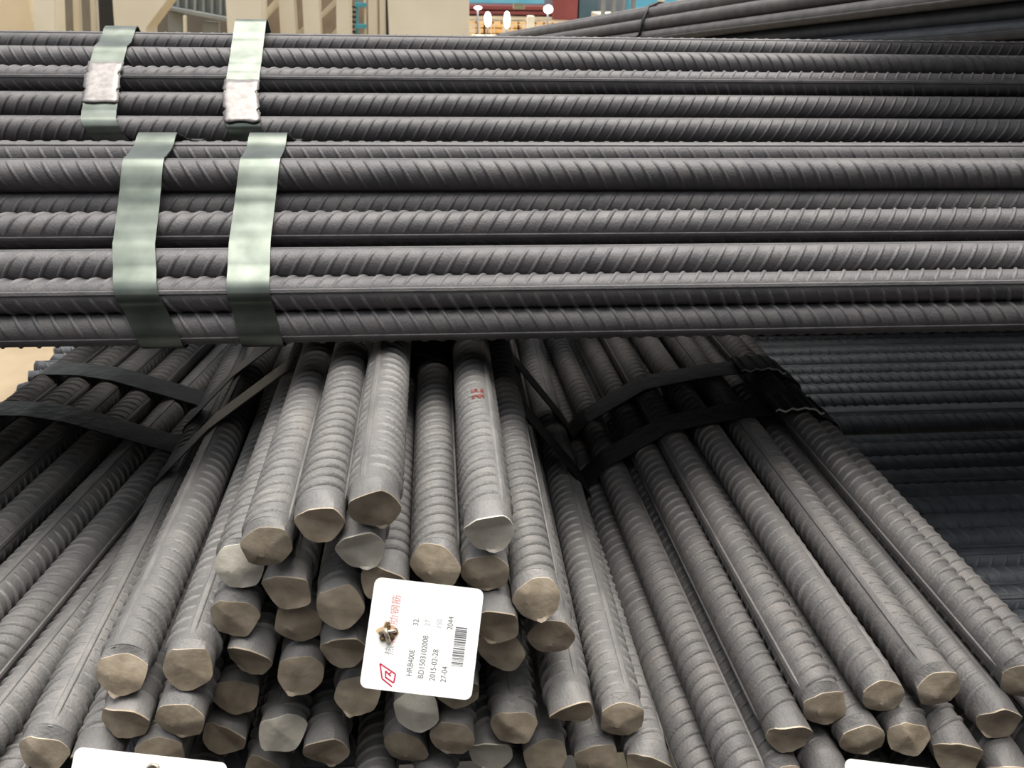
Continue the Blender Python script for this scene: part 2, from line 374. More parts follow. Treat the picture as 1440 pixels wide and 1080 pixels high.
# ================================================================== middle pile, receding from the viewer
DC = .0305; RC = DC * .507
mid = [ # u, v, label, kind(t = resting on top), pale, roll
 (375, 763, 'ribbed bar resting on the middle pile, leftmost of the six top bars', 't', 0, 1.05),
 (449, 726, 'ribbed bar resting on the middle pile, second from left of the six top bars', 't', 0, 1.4),
 (526, 707, 'ribbed bar with the highest cut end, third from left of the six top bars', 't', 0, -.45),
 (613, 796, 'ribbed bar whose cut end meets the tag top edge, fourth of the six top bars', 't', 0, 1.35),
 (688, 747, 'smooth-looking bar with a small red paint mark, fifth of the six top bars', 't', 1, .75),
 (753, 839, 'closely ribbed bar, rightmost of the six bars on top of the middle pile', 't', 0, 1.5),
 (336, 812, 'bar with a bright pale cut end under the leftmost top bar', '', 1, .9),
 (402, 829, 'bar end lower right of the pale cut end at the left flank', '', 0, None),
 (506, 767, 'bar with a pale faceted end directly under the highest cut end', '', 1, .2),
 (478, 846, 'bar end left of the white hanging tag, just above its upper corner level', '', 0, None),
 (541, 818, 'dark-ended bar peeking out above the top left corner of the hanging tag', '', 0, None),
 (683, 815, 'bar end just above the tag top right corner', '', 0, None),
 (334, 862, 'bar end with a dark lip straight below the bright pale end', '', 0, None),
 (350, 910, 'flat wide bar end below the dark-lipped end at the left flank', '', 0, None),
 (418, 880, 'rounded bar end midway between left flank and hanging tag', '', 0, None),
 (482, 906, 'squarish bar end touching the left edge of the hanging tag', '', 0, None),
 (698, 868, 'bar end partly hidden behind the right edge of the hanging tag', '', 0, None),
 (706, 922, 'wedge-shaped bar end right of the tag barcode', '', 0, None),
 (777, 906, 'diamond-shaped bar end below the rightmost top bar', '', 0, None),
 (424, 942, 'small diamond-shaped bar end left of the tag logo', '', 0, None),
 (326, 985, 'upright squarish bar end below the flat wide end at the left flank', '', 0, None),
 (398, 1024, 'pale-edged bar end with a slanting face below the small diamond end', '', 1, None),
 (502, 984, 'bar end just below the bottom left corner of the hanging tag', '', 0, None),
 (585, 998, 'small square bar end below the middle of the hanging tag bottom edge', '', 1, None),
 (642, 968, 'bar end showing under the bottom right corner of the hanging tag', '', 0, None),
 (636, 1032, 'wide rectangular bar end a row below the hanging tag', '', 0, None),
 (723, 1016, 'wide bar end with dark speck below the wedge-shaped end', '', 0, None),
 (801, 996, 'rounded bar end below the diamond-shaped end at the right', '', 0, None),
 (878, 1022, 'bar end of the long bar with a seam along the right flank', '', 0, .35),
 (314, 1043, 'bar end right of the lower left tag corner', '', 0, None),
 (458, 1050, 'domed bar end below the bottom left corner of the hanging tag', '', 0, None),
 (570, 1057, 'rough oval bar end in the bottom row under the small square end', '', 0, None),
 (691, 1066, 'tall rounded bar end at the bottom edge, right of the wide rectangular end', '', 1, None),
 (768, 1072, 'slanting bar end at the bottom edge below the speckled end', '', 0, None),
 (840, 1072, 'greenish bar end at the bottom edge below the seamed long bar', '', 0, None),
 (912, 1072, 'bar end of the outermost bar on the right flank of the middle pile', '', 0, 1.2),
 (172, 952, 'long bar with a seam and rounded end at the far left of the middle pile', '', 0, -.35),
 (261, 950, 'long dark-seamed bar next to the far left one in the middle pile', '', 0, .1),
 (171, 1012, 'wide bar end directly below the far left rounded end', '', 0, None),
 (254, 1010, 'wide bar end directly below the dark-seamed long bar', '', 0, None),
 (58, 1062, 'lowest long bar on the left flank of the middle pile', '', 0, .3),
 (142, 1056, 'bar end behind the upper left corner of the lower left tag', '', 0, None),
 (225, 1060, 'bar end behind the nail of the lower left tag', '', 0, None),
 (374, 1090, 'bar end cut by the bottom edge, right of the lower left tag', '', 0, None),
 (612, 1096, 'bar end cut by the bottom edge under the wide rectangular end', '', 0, None),
 (528, 1110, 'bar end cut by the bottom edge under the domed end', '', 0, None),
]
hid = [(552, 890), (624, 890), (585, 940)]
tC = .50
def tmid(u, v):                             # the pile's face leans back towards its foot, its left flank less so
    return .495 + .065 * max(0, v - 705) / 325 * (.35 if u < 290 else 1)
def along_for(S, D, s, z, t):               # distance along D at which the bar reaches camera depth t
    p0 = CAM + S * s + Z * z; return (t - depth(p0)) / (depth(p0 + D) - depth(p0))
def sz(p, S): q = p - CAM; return (q.dot(S), q.z)
pts = [sz(P(u, v, tmid(u, v)), X) for u, v, *_ in mid] + [sz(P(u, v, tmid(u, v)), X) for u, v in hid]
w = [.25 if m[3] == 't' else 1 for m in mid] + [2.5] * len(hid)
FLOORC = ZB + .0155
cp = relax(pts, [RC] * len(pts), w, FLOORC + .001, 500)
low = fill([tuple(q) for q in cp], [RC] * len(cp), RC, lambda s, z: proj(CAM + X * s + Z * z + Y * along_for(X, Y, s, z, .57))[1] > 1100 and cp[:, 0].min() + .02 < s < cp[:, 0].max() - .02, (-.36, FLOORC + RC + .001), (.2, -.26), 0)
cC = []
endvar = 0
for i, (s, z) in enumerate(cp):
    endvar += 1
    if i < len(mid):
        u, v, lab, kd, pale, roll = mid[i]; t = tmid(u, v) + random.uniform(-.005, .005)
    else:
        lab, kd, pale, roll, t = 'bar end hidden behind the white hanging tag', '', 0, None, tmid(600, 920) + .012
    a = along_for(X, Y, s, z, t)
    o = bar(CAM + X * s + Z * z + Y * a, Y + X * random.uniform(-.003, .003), DC, rr() if roll is None else roll, lab,
            'bars on top of the middle pile' if kd == 't' else 'bars of the middle pile', 84, 'warm', endvar, bool(pale), random.uniform(-.5, .5))
    cC.append((s, z, RC, kd))
    if 'paint mark' in lab:
        PAINTBAR = o
for s, z in low:
    a = along_for(X, Y, s, z, .57 + random.uniform(-.01, .02))
    bar(CAM + X * s + Z * z + Y * a, Y, DC, rr(), 'bar in the buried lower rows of the middle pile below the tags', 'buried bars of the middle pile', 84, 'warm', random.randrange(14), tilt=rr())
    cC.append((s, z, RC, ''))
# red paint mark, a thin patch hugging the bar
V = []; Fc = []
for i in range(9):
    for j in range(7):
        a = math.radians(-20 + 36 * j / 6) + PAINTBAR.get('r', 0); x = 4.7 + .42 * i / 8 + .12 * math.sin(j * 2.1)
        V.append((x, .50 * math.sin(a), .50 * math.cos(a)))
for i in range(8):
    for j in range(6):
        if not ((i in (2, 5) and j in (0, 3, 5)) or (j == 2 and i > 5)): Fc.append([i * 7 + j, i * 7 + j + 1, i * 7 + j + 8, i * 7 + j + 7])
pm = link('paint_mark', mesh('paint_mark', V, Fc, [M_PAINTDOT]), PAINTBAR); pm['label'] = 'small dark red paint mark'; pm.rotation_euler = (-.75, 0, 0)
if DEBUG:
    for (u, v, *_), (s, z) in zip(mid, cp):
        q = proj(CAM + X * s + Z * z + Y * along_for(X, Y, s, z, tmid(u, v))); print('mid', u, v, '->', round(q[0]), round(q[1]), '  d', round(q[0] - u), round(q[1] - v))
body = [(s, z, r) for s, z, r, kd in cC if kd != 't']
strap('steel_strap', body, CAM, Y, X, .69, .030, M_BLACK, 'nearer black strap around the middle pile, running under its top bars', 'strap', 'black straps')
strap('steel_strap', body, CAM, Y, X, .80, .030, M_BLACK, 'farther black strap around the middle pile in the shade of the cross bars', 'strap', 'black straps')

# ================================================================== right and left bundles, receding too
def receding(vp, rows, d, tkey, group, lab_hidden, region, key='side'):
    D = vpdir(*vp); S = Vector((D.y, -D.x, 0)); r = d * .507
    pts = [sz(P(u, v, t), S) for u, v, t, *_ in rows]
    fl = ZB + .0155
    p = relax(pts, [r] * len(pts), [1] * len(pts), fl + .001, 400)
    lo = fill([tuple(q) for q in p], [r] * len(p), r, lambda s, z: region(s, z, p), (p[:, 0].min() - .04, fl + r + .001), (p[:, 0].max() + .04, p[:, 1].max()), 0)
    circ = []
    for i, (s, z) in enumerate(p):
        if DEBUG: q = proj(CAM + S * s + Z * z + D * along_for(S, D, s, z, rows[i][2])); print('rec', rows[i][:2], '->', round(q[0]), round(q[1]))
        u, v, t, lab, te, roll = rows[i]
        a = along_for(S, D, s, z, te)
        bar(CAM + S * s + Z * z + D * a, D + S * random.uniform(-.003, .003), d, rr() if roll is None else roll, lab, group, 84, key, random.randrange(14), False, random.uniform(-.5, .5))
        circ.append((s, z, r))
    for s, z in lo:
        a = along_for(S, D, s, z, rows[0][4] + random.uniform(0, .03))
        bar(CAM + S * s + Z * z + D * a, D, d, rr(), lab_hidden, group + ', buried', 84, key, random.randrange(14), False, rr())
        circ.append((s, z, r))
    return D, S, circ
tR = .53
rightrows = [
 (1086, 1074, tR, 'bar of the right bundle ending at the bottom edge, leftmost of its visible ends', tR, 1.3),
 (1114, 1050, tR, 'bar of the right bundle with a wide folded end left of the rounded one', tR, 1.35),
 (1159, 1004, tR, 'right bundle bar with a rounded end, third from the left along its top', tR, 1.9),
 (1249, 988, tR, 'right bundle bar with a dark seam line and a flattened end', tR, .55),
 (1322, 970, tR, 'pinkish right bundle bar with a flat smooth top and squarish end', tR, -.55),
 (1412, 1014, tR, 'dark recessed right bundle bar with a torn square end', tR, .4),
 (1448, 972, tR, 'outer right bundle bar whose end meets the right picture edge', tR, 1.7),
 (1211, 1040, tR, 'lower right bundle bar with a round end and a dark speck', tR, None),
 (1290, 1036, tR, 'lower right bundle bar with a twisted folded end', tR, None),
 (1338, 1056, tR, 'lower right bundle bar with a speckled round end under the squarish end', tR, None),
 (1418, 1078, tR, 'lowest visible bar end of the right bundle near the picture corner', tR, None),
 (1500, 990, tR, 'ribbed bar on the far flank of the right bundle against the low bed', tR, 1.2),
 (1060, 1090, tR, 'dark bar on the near flank of the right bundle, inner one', tR - .02, 1.0),
 (1005, 1130, tR, 'dark lowest bar on the near flank of the right bundle beside the middle pile', tR - .02, 1.3),
 (1165, 1092, tR, 'bar end cut by the bottom edge between the right bundle ends and its tag', tR, None),
]
DR, SR, circR = receding((556, -50), rightrows, .0285, 0, 'bars of the right bundle', 'bar in the buried lower rows of the right bundle',
    lambda s, z, p: p[:, 0].min() - .0 < s < p[:, 0].max() - .0 and z < p[:, 1].max() - .03)
oR, _ = strap('steel_strap', circR, CAM, DR, SR, .70, .030, M_BLACK, 'nearer black strap over the right bundle with a bright wavy crimped end', 'strap', 'black straps')
oR2, _ = strap('steel_strap', circR, CAM, DR, SR, .79, .030, M_BLACK, 'farther black strap over the right bundle with a bright wavy crimped end', 'strap', 'black straps')

leftrows = [
 (-12, 605, .85, 'left bundle bar at the picture edge, uppermost of those in view', .40, 1.3),
 (24, 620, .83, 'ribbed left bundle bar second from its crown', .40, 1.2),
 (54, 644, .81, 'left bundle bar with a broad smooth side next to the dark gap', .40, .9),
 (92, 668, .80, 'strongly ribbed left bundle bar right of the dark gap', .40, 1.25),
 (134, 694, .79, 'narrow seamed bar on the right flank of the left bundle', .40, .2),
 (174, 718, .78, 'ribbed bar low on the right flank of the left bundle', .40, 1.5),
 (208, 748, .77, 'seamed dark bar lowest but one on the right flank of the left bundle', .40, .1),
 (236, 786, .77, 'dark lowest bar on the right flank of the left bundle beside the middle pile', .40, .9),
]
DL, SL, circL = receding((830, -50), leftrows, .0285, 0, 'bars of the left bundle', 'bar in the buried lower rows of the left bundle',
    lambda s, z, p: p[:, 0].min() - .02 < s < p[:, 0].max() and z < p[:, 1].max() - .012, 'warm')  # lighter steel offsets the cross bundle's shade on these bars
def aL(u, v, t): return (P(u, v, t) - CAM).dot(DL)
strap('steel_strap', circL, CAM, DL, SL, aL(110, 600, .86), .030, M_BLACK, 'nearer black strap over the left bundle, sagging down its right flank', 'strap', 'black straps')
strap('steel_strap', circL, CAM, DL, SL, aL(140, 550, .95), .030, M_BLACK, 'farther black strap over the left bundle in front of the stepped bar ends', 'strap', 'black straps')

# ================================================================== the two cross bundles on top
def cross(rows, d, names, group, hidden_label, ell, floor, hollow):
    r = d * .507
    pts = [(lambda q: (q.y, q.z))(P(720, v, t) - CAM) for v, t, *_ in rows]
    p = relax(pts, [r] * len(pts), [1] * len(pts), floor + .0005, 400, .945)
    (cy, cz, ay, az) = ell
    lo = fill([tuple(q) for q in p], [r] * len(p), r, lambda s, z: hollow < ((s - cy) / ay) ** 2 + ((z - cz) / az) ** 2 < 1, (cy - ay, floor + r + .0005), (cy + ay, cz + az), 0)
    circ = []
    for i, (y, z) in enumerate(p):
        if DEBUG: q = CAM + Vector((0, y, z)); print('cross', rows[i][:2], '->', proj(q), depth(q), y, z)
        v, t, roll, yaw = rows[i]
        dr = Vector((1, yaw, 0)).normalized()
        bar(CAM + Vector((0, y, z)) - dr * 1.25, dr, d, math.radians(roll), names[i], group, 110, 'cross', random.randrange(14), False, rr())
        circ.append((y, z, r))
    for y, z in lo:
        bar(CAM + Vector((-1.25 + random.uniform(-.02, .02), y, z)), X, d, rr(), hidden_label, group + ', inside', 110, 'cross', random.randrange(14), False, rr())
        circ.append((y, z, r))
    return circ
ztop = max(z + r for s, z, r, kd in cC if kd == 't') if True else 0
print('middle pile top', ztop)
LOWN = ['back bar along the upper edge of the lower cross bundle', 'boldly ribbed bar second from the top of the lower cross bundle', 'recessed seam-topped bar third from the top of the lower cross bundle',
        'bumpy ribbed bar fourth from the top, above the dark gap of the lower cross bundle', 'ribbed bar just below the dark gap of the lower cross bundle',
        'seamed bar second from the bottom of the lower cross bundle', 'bottom bar of the lower cross bundle, in shade with a row of bright dots']
circA = cross([(221, .722, 205, 0), (247, .694, 172, .0008), (288, .702, 0, 0), (319, .678, 287, -.001), (369, .662, -8, .001), (414, .652, 242, 0), (449, .657, 112, 0)],
    .0258, LOWN, 'bars of the lower cross bundle', 'bar inside the lower cross bundle behind its front bars', (.748, -.205, .118, .055), ztop, .06)
UPN = ['top edge bar of the upper cross bundle', 'boldly ribbed bar second from the top of the upper cross bundle', 'bright bar with glinting ribs and dark underside, third from top of upper cross bundle',
       'dim ribbed bar second from the bottom of the upper cross bundle', 'bottom visible bar of the upper cross bundle with embossed marks']
circB = cross([(67, .985, 20, 0), (88, .962, 160, 0), (115, .945, 252, 0), (150, .925, -12, 0), (183, .900, -12, 0)],
    .0255, UPN, 'bars of the upper cross bundle', 'bar inside the upper cross bundle behind its front bars', (1.035, -.185, .125, .078), ztop, .30)
def interp(tab):
    tab = sorted(tab)
    def f(s, z):
        if z <= tab[0][0]: return tab[0][1]
        for (z0, x0), (z1, x1) in zip(tab, tab[1:]):
            if z <= z1: return x0 + (x1 - x0) * (z - z0) / (z1 - z0)
        return tab[-1][1]
    return f
def strap_x(ps): return interp([((P(u, v, t) - CAM).z, (P(u, v, t) - CAM).x) for u, v, t in ps])
slack = lambda c, s, z, r: [(s, z, r)]
topA = max(circA, key=lambda c: c[1]); topB = max(circB, key=lambda c: c[1])
zs = [
 (circA, [(226, 212, .70), (212, 320, .67), (222, 400, .655), (236, 460, .645)], .0305, 'green silver strap on the lower cross bundle, the left of its two', topA, .006),
 (circA, [(378, 210, .70), (363, 320, .67), (364, 400, .655), (372, 460, .645)], .0305, 'green silver strap on the lower cross bundle, the right of its two', topA, .006),
 (circB, [(188, 45, .985), (168, 100, .94), (172, 150, .92), (178, 195, .895)], .034, 'silver strap on the upper cross bundle with a bright notched seal, the left one', topB, .005),
 (circB, [(362, 35, .985), (353, 120, .94), (356, 150, .92), (360, 200, .895)], .034, 'silver strap on the upper cross bundle with a wavy-stamped seal, the right one', topB, .014),
]
for k, (cc, tab, wd, lab, tp, up) in enumerate(zs):
    f = strap_x(tab)
    o, dense = strap('steel_strap', cc, CAM, X, Y, 0, wd, M_ZINC, lab, 'strap', 'bright straps on the cross bundles', f, [(tp[0] + .004, tp[1] + up, tp[2] * .8)], wav=.00055, sag=.11)
    if k >= 2:                               # crimp seal: a notched sleeve that follows the strap
        zc = (P(168, 107, .93) - CAM).z if k == 2 else (P(353, 131, .93) - CAM).z
        front = sorted([q for q in dense if q[0] < sum(p_[0] for p_ in dense) / len(dense)], key=lambda q: q[1])
        def at(z):
            for a, b in zip(front, front[1:]):
                if a[1] <= z <= b[1]: return a[0] + (b[0] - a[0]) * (z - a[1]) / max(1e-9, b[1] - a[1])
            return front[-1][0]
        V = []; Fc = []; nz, nx = 14, 10; hz = .0165
        for i in range(nz + 1):
            z = zc - hz + 2 * hz * i / nz; y = at(z) - .0042; x0 = f(0, z)
            notch = .0032 if i in (4, 10) else (-.0008 if i in (3, 5, 9, 11) else 0)
            for j in range(nx + 1):
                q = j / nx * 2 - 1; wv = .0011 * math.sin(9 * math.hypot(q * 1.2 + .1, (i / nz - .3) * 3)) if k == 3 else .0004 * math.sin(5 * q)
                edge = .002 if abs(q) > .95 else 0
                V.append(CAM + Vector((x0 + q * (wd / 2 + .0010 - notch * (abs(q) > .95)), y + edge + wv, z + wv * .5)))
        for i in range(nz):
            for j in range(nx): Fc.append([i * (nx + 1) + j, i * (nx + 1) + j + 1, (i + 1) * (nx + 1) + j + 1, (i + 1) * (nx + 1) + j])
        sl = link('crimp_seal', mesh('crimp_seal', V, Fc, [M_SEAL], True), o); sl['label'] = 'pinkish silver crimped seal'
        md = sl.modifiers.new('thickness', 'SOLIDIFY'); md.thickness = .0015; md.offset = 0

# crimped strap tails on the right bundle, their lit edge painted pale
for par, al, u0 in ((oR, .70, 0), (oR2, .79, 1)):
    hp = sorted(circR, key=lambda c: -c[1])[:4]
    s0 = max(c[0] for c in circR)
    top = [c for c in circR if c[0] > s0 - .075]; zt = {}
    V = []; Fc = []
    n = 16
    cr = hull([(c[0] + (c[2] + .004) * math.cos(a * .3), c[1] + (c[2] + .004) * math.sin(a * .3)) for c in circR for a in range(21)])
    upper = sorted([q for q in cr if q[1] > sorted(c[1] for c in circR)[len(circR) // 2]], key=lambda q: q[0])
    def zt(s):
        for a, b in zip(upper, upper[1:]):
            if a[0] <= s <= b[0]: return a[1] + (b[1] - a[1]) * (s - a[0]) / max(1e-9, b[0] - a[0])
        return upper[-1][1]
    for i in range(n + 1):
        s = s0 - .055 + .05 * i / n; z = zt(s) + .0008 + .0012 * math.sin(i * 1.6)
        for dz, da in ((0, -.0175), (.0022, -.0175), (.0022, .016), (0, .016)):
            V.append(CAM + SR * s + Z * (z + dz) + DR * (al + da + .0012 * math.sin(i * 1.3)))
    for i in range(n):
        for j in range(4): Fc.append([i * 4 + j, i * 4 + (j + 1) % 4, i * 4 + 4 + (j + 1) % 4, i * 4 + 4 + j])
    c = link('crimp_seal', mesh('crimp_seal', V, Fc, [M_BLACK, M_EDGE], False, [1 if k % 4 == 0 else 0 for k in range(len(Fc))]), par); c['label'] = 'black seal with a wavy edge, its glint painted pale'

# ================================================================== loose bundle leaning over the upper cross bundle at the right
p1, p2 = P(1400, -10, 1.22), P(960, 46, 1.87)
DD = (p2 - p1).normalized(); SD = Vector((DD.y, -DD.x, 0)).normalized(); UD = SD.cross(DD)
dg = [(0, 0), (.009, .0275), (.024, .052), (.05, .060)]
dr_ = .0283 * .507
dgf = fill(dg, [dr_] * 4, dr_, lambda s, z: math.hypot(s - .07, z + .01) < .088 and z < .058 and (s > .012 + (0 if z < 0 else z * .6)), (-.01, -.10), (.16, .08), 0)
DGN = ['lowest front bar of the leaning bundle at top right', 'middle front bar of the leaning bundle at top right', 'upper front bar of the leaning bundle at top right', 'crown bar of the leaning bundle against the far background']
base = p1 - DD * ((p1.y - .78) / DD.y)
circD = []
for i, (s, z) in enumerate(dg + dgf):
    bar(base + SD * s + UD * z - DD * random.uniform(0, .05), DD, .0283, rr(), DGN[i] if i < 4 else 'bar inside the leaning bundle at top right, behind its front bars',
        'bars of the leaning bundle' if i < 4 else 'bars inside the leaning bundle', 84, 'side' if i < 4 else 'cold', random.randrange(14), False, rr(), 'smooth_bar', True)  # inner bars take darker steel that stands for their shade
    circD.append((s, z, dr_))
for k in range(12):                           # short bars added out of view across the leaning bundle, shading the top right
    y = .84 + k * .0305; q = base + DD * ((y - base.y) / DD.y) + UD * .0895
    bar(Vector((.50 + random.uniform(-.03, .03), y, q.z)), X, .0283, rr(), 'short bar added crosswise above the view, shading the top right', 'added shading bars on the leaning bundle', 34, 'side', k, False, rr())
# thin tie wire
alw = (P(903, 42, 2.0) - base).dot(DD)
pts = hull([(s + (r + .002) * math.cos(a * .3), z + (r + .002) * math.sin(a * .3)) for s, z, r in circD for a in range(21)])
V = []; Fc = []
for i, (s, z) in enumerate(pts):
    for k in range(5):
        a = 2 * math.pi * k / 5
        c = Vector((s - .055, z - .012)).normalized()
        V.append(base + SD * (s + c.x * .004 * math.cos(a)) + UD * (z + c.y * .004 * math.cos(a)) + DD * (alw + .004 * math.sin(a) + .01 * math.sin(i * .35)))
n = len(pts)
for i in range(n):
    for k in range(5): Fc.append([i * 5 + k, i * 5 + (k + 1) % 5, ((i + 1) % n) * 5 + (k + 1) % 5, ((i + 1) % n) * 5 + k])
tag(link('tie_wire', mesh('tie_wire', V, Fc, [M_BLACK], True)), 'thin dark wire tied around the leaning bundle at top right', 'wire')
# bars lying behind the upper cross bundle
for i, (v, t, lab) in enumerate(((46, 1.45, 'dim bar behind the upper cross bundle under the leaning bundle, upper one'), (66, 1.45, 'dim bar behind the upper cross bundle under the leaning bundle, lower one'))):
    q = P(1433, v, t)
    bar(q, P(1050, v + 26, t + .38) - q, .0265, rr(), lab, 'bars behind the upper cross bundle', 84, 'warm', i, False, 0)

k = 0
for r_ in range(11):  # upper rows added to shut out light from behind
    for c_ in range(2):
        y = 1.225 + c_ * .0275 + (.0135 if r_ % 2 else 0); z = ZB + .0155 + .0142 + r_ * .0247
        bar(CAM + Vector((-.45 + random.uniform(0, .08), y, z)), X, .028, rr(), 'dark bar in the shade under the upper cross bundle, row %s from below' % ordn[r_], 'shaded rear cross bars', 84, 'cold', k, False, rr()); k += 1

# ================================================================== paper tags
def card(name, corners, t, label, rot, text):
    t0, t1 = t; TL, TR, BL = [P(u, v, tt) for (u, v), tt in zip(corners, (t0, t0, t1))]
    ex = (TR - TL); w = ex.length; ex.normalize(); ey = (TL - BL); ey = ey - ex * ey.dot(ex); h = ey.length; ey.normalize(); ez = ex.cross(ey)
    cen = TL + ex * w / 2 - ey * h / 2
    if rot: cx, cy, W, Hh = ey, -ex, h, w
    else: cx, cy, W, Hh = ex, ey, w, h
    rad = .0042; th = .0007; out = []
    for k, (sx, sy) in enumerate(((1, 1), (-1, 1), (-1, -1), (1, -1))):
        for j in range(7):
            a = math.pi / 2 * (k + j / 6); out.append((sx * (W / 2 - rad) + rad * math.cos(a), sy * (Hh / 2 - rad) + rad * math.sin(a)))
    n = len(out); V = [(x, y, th) for x, y in out] + [(x, y, 0) for x, y in out]
    me = mesh(name, V, [list(range(n)), list(range(2 * n - 1, n - 1, -1))] + [[i, (i + 1) % n, n + (i + 1) % n, n + i] for i in range(n)], [M_CARD])
    o = link(name, me); tag(o, label, 'tag', 'white product tags')
    o.matrix_world = Matrix.Translation(cen) @ Matrix((cx, cy, cx.cross(cy))).transposed().to_4x4()
    text(o, W, Hh, th)
    return o
def txt(par, W, Hh, th, s, x, y, size, m, sx=1.0, name='print_line'):
    cu = bpy.data.curves.new(name, 'FONT'); cu.body = s; cu.size = size; cu.align_x = 'LEFT'; cu.align_y = 'CENTER'; cu.extrude = .00002
    cu.materials.append(m); o = bpy.data.objects.new(name, cu); COL.objects.link(o); o.parent = par
    dgp = bpy.context.evaluated_depsgraph_get(); me = bpy.data.meshes.new_from_object(o.evaluated_get(dgp)); bpy.data.objects.remove(o)
    o = link(name, me, par); o.location = ((x - .5) * W, (y - .5) * Hh, th + .00006); o.scale = (sx, 1, 1); return o
def flat(par, W, Hh, th, polys, m, name):
    V = []; Fc = []
    for pl in polys:
        b = len(V); V += [((x - .5) * W, (y - .5) * Hh, th + .00008) for x, y in pl]; Fc.append(list(range(b, len(V))))
    me = bpy.data.meshes.new(name); me.from_pydata(V, [], Fc); me.materials.append(m)
    return link(name, me, par)
def stroke(a, b, w): 
    d = Vector((b[0] - a[0], b[1] - a[1])).normalized() * w / 2; nx, ny = -d.y, d.x
    return [(a[0] - nx, a[1] - ny), (b[0] - nx, b[1] - ny), (b[0] + nx, b[1] + ny), (a[0] + nx, a[1] + ny)]
def logo(par, W, Hh, th, x, y, s):
    def poly(pts, w): return [stroke((x + a[0] * s, y + a[1] * s), (x + b[0] * s, y + b[1] * s), w * s) for a, b in zip(pts, pts[1:])]
    flat(par, W, Hh, th, poly([(0, .02), (.32, .54), (1.02, .74), (.61, -.07), (.18, -.04), (.40, .38)], .075) + poly([(.38, .38), (.70, .42), (.48, .14)], .075) + poly([(.56, .27), (.66, .14)], .075), M_RED, 'printed_logo')
def print_face(par, W, Hh, th):
    logo(par, W, Hh, th, .04, .71, .185)
    for k, ch in enumerate('热轧带肋钢筋'):
        txt(par, W, Hh, th, ch, .31 + .092 * k, .775, .0056, M_PALERED if k else M_PALEINK, name='printed_character')
    for s, x, y, z, m in (('HRB400E', .15, .575, .0046, M_INK), ('32.', .60, .575, .0046, M_INK), ('BD1503102008', .14, .47, .0046, M_INK), ('27', .61, .47, .0044, M_PALEINK),
                          ('2015-02-28', .13, .365, .0046, M_INK), ('150', .60, .365, .0044, M_PALEINK), ('27-04', .13, .265, .0046, M_INK), ('2044', .60, .265, .0046, M_INK)):
        txt(par, W, Hh, th, s, x, y, z, m, .82)
    rg = random.Random(3); x = .285
    while x < .63:
        wd = rg.choice([.004, .004, .008, .012]); flat(par, W, Hh, th, [[(x, .11), (x + wd, .11), (x + wd, .215), (x, .215)]], M_INK, 'barcode_bar'); x += wd + rg.choice([.004, .005, .009])
def blob(par, name, c, r, m, seed, sq=(1, 1, 1)):
    rg = random.Random(seed); bm = bmesh.new(); bmesh.ops.create_icosphere(bm, subdivisions=2, radius=r)
    for v in bm.verts: v.co *= 1 + rg.uniform(-.28, .28); v.co = Vector((v.co.x * sq[0], v.co.y * sq[1], v.co.z * sq[2])) + Vector(c)
    me = bpy.data.meshes.new(name); bm.to_mesh(me); bm.free(); me.materials.append(m); return link(name, me, par)
def rod_mesh(name, a, b, r, m):
    a, b = Vector(a), Vector(b); bm = bmesh.new()
    bmesh.ops.create_cone(bm, cap_ends=True, segments=10, radius1=r, radius2=r, depth=(b - a).length)
    q = (b - a).to_track_quat('Z', 'Y').to_matrix().to_4x4(); bmesh.ops.transform(bm, matrix=Matrix.Translation((a + b) / 2) @ q, verts=bm.verts)
    me = bpy.data.meshes.new(name); bm.to_mesh(me); bm.free(); me.materials.append(m)
    for p in me.polygons: p.use_smooth = len(p.vertices) == 4
    return me
def tag_one(par, W, Hh, th):
    print_face(par, W, Hh, th)
    hx, hy = .015 * W, .30 * Hh
    s = flat(par, W, Hh, th, [[(.515 + (.085 + .02 * math.sin(5 * a)) * math.cos(a), .82 + (.085 + .022 * math.cos(4 * a)) * math.sin(a)) for a in [k * .2618 for k in range(24)]]], M_SCORCH, 'scorch_mark'); s.location.z -= .00005
    cx, cy = .015 * W, .32 * Hh
    for k, (dx, dy, r) in enumerate(((0.0, 0, .0022), (.0035, .0005, .0020), (-.0035, .0025, .0017), (.001, -.0045, .0017), (-.003, -.003, .0013))):
        blob(par, 'weld_spatter', (cx + dx, cy + dy, th + r * .4), r, M_BURN, k, (1, 1, .7))
    link('weld_nail', rod_mesh('weld_nail', (cx - .0055, cy - .002, th + .001), (cx + .002, cy + .0015, th + .004), .0014, M_WELD), par)
    link('weld_nail', rod_mesh('weld_nail', (cx - .001, cy + .0045, th + .0012), (cx + .0015, cy - .005, th + .0032), .0010, M_WELD), par)
def tag_two(par, W, Hh, th):
    print_face(par, W, Hh, th)
    V = []; Fc = []; n, mseg = 20, 8; c = (.03 * W, .40 * Hh)
    for i in range(n):
        a = 2 * math.pi * i / n
        for j in range(mseg):
            b = 2 * math.pi * j / mseg; rr_ = .0030 + .0013 * math.cos(b); V.append((c[0] + rr_ * math.cos(a), c[1] + rr_ * math.sin(a), th + .0012 + .0013 * math.sin(b)))
    for i in range(n):
        for j in range(mseg): Fc.append([i * mseg + j, ((i + 1) % n) * mseg + j, ((i + 1) % n) * mseg + (j + 1) % mseg, i * mseg + (j + 1) % mseg])
    link('weld_nail', mesh('weld_nail', V, Fc, [M_WELD], True), par)
    blob(par, 'weld_spatter', (c[0] - .001, c[1] - .0004, th + .0008), .0022, M_WELD, 9, (1, 1, .5))
card('product_tag', ((528, 811), (681, 829), (502, 966)), (.500, .487), 'white printed tag hanging upright sideways on the middle pile ends', True, tag_one)
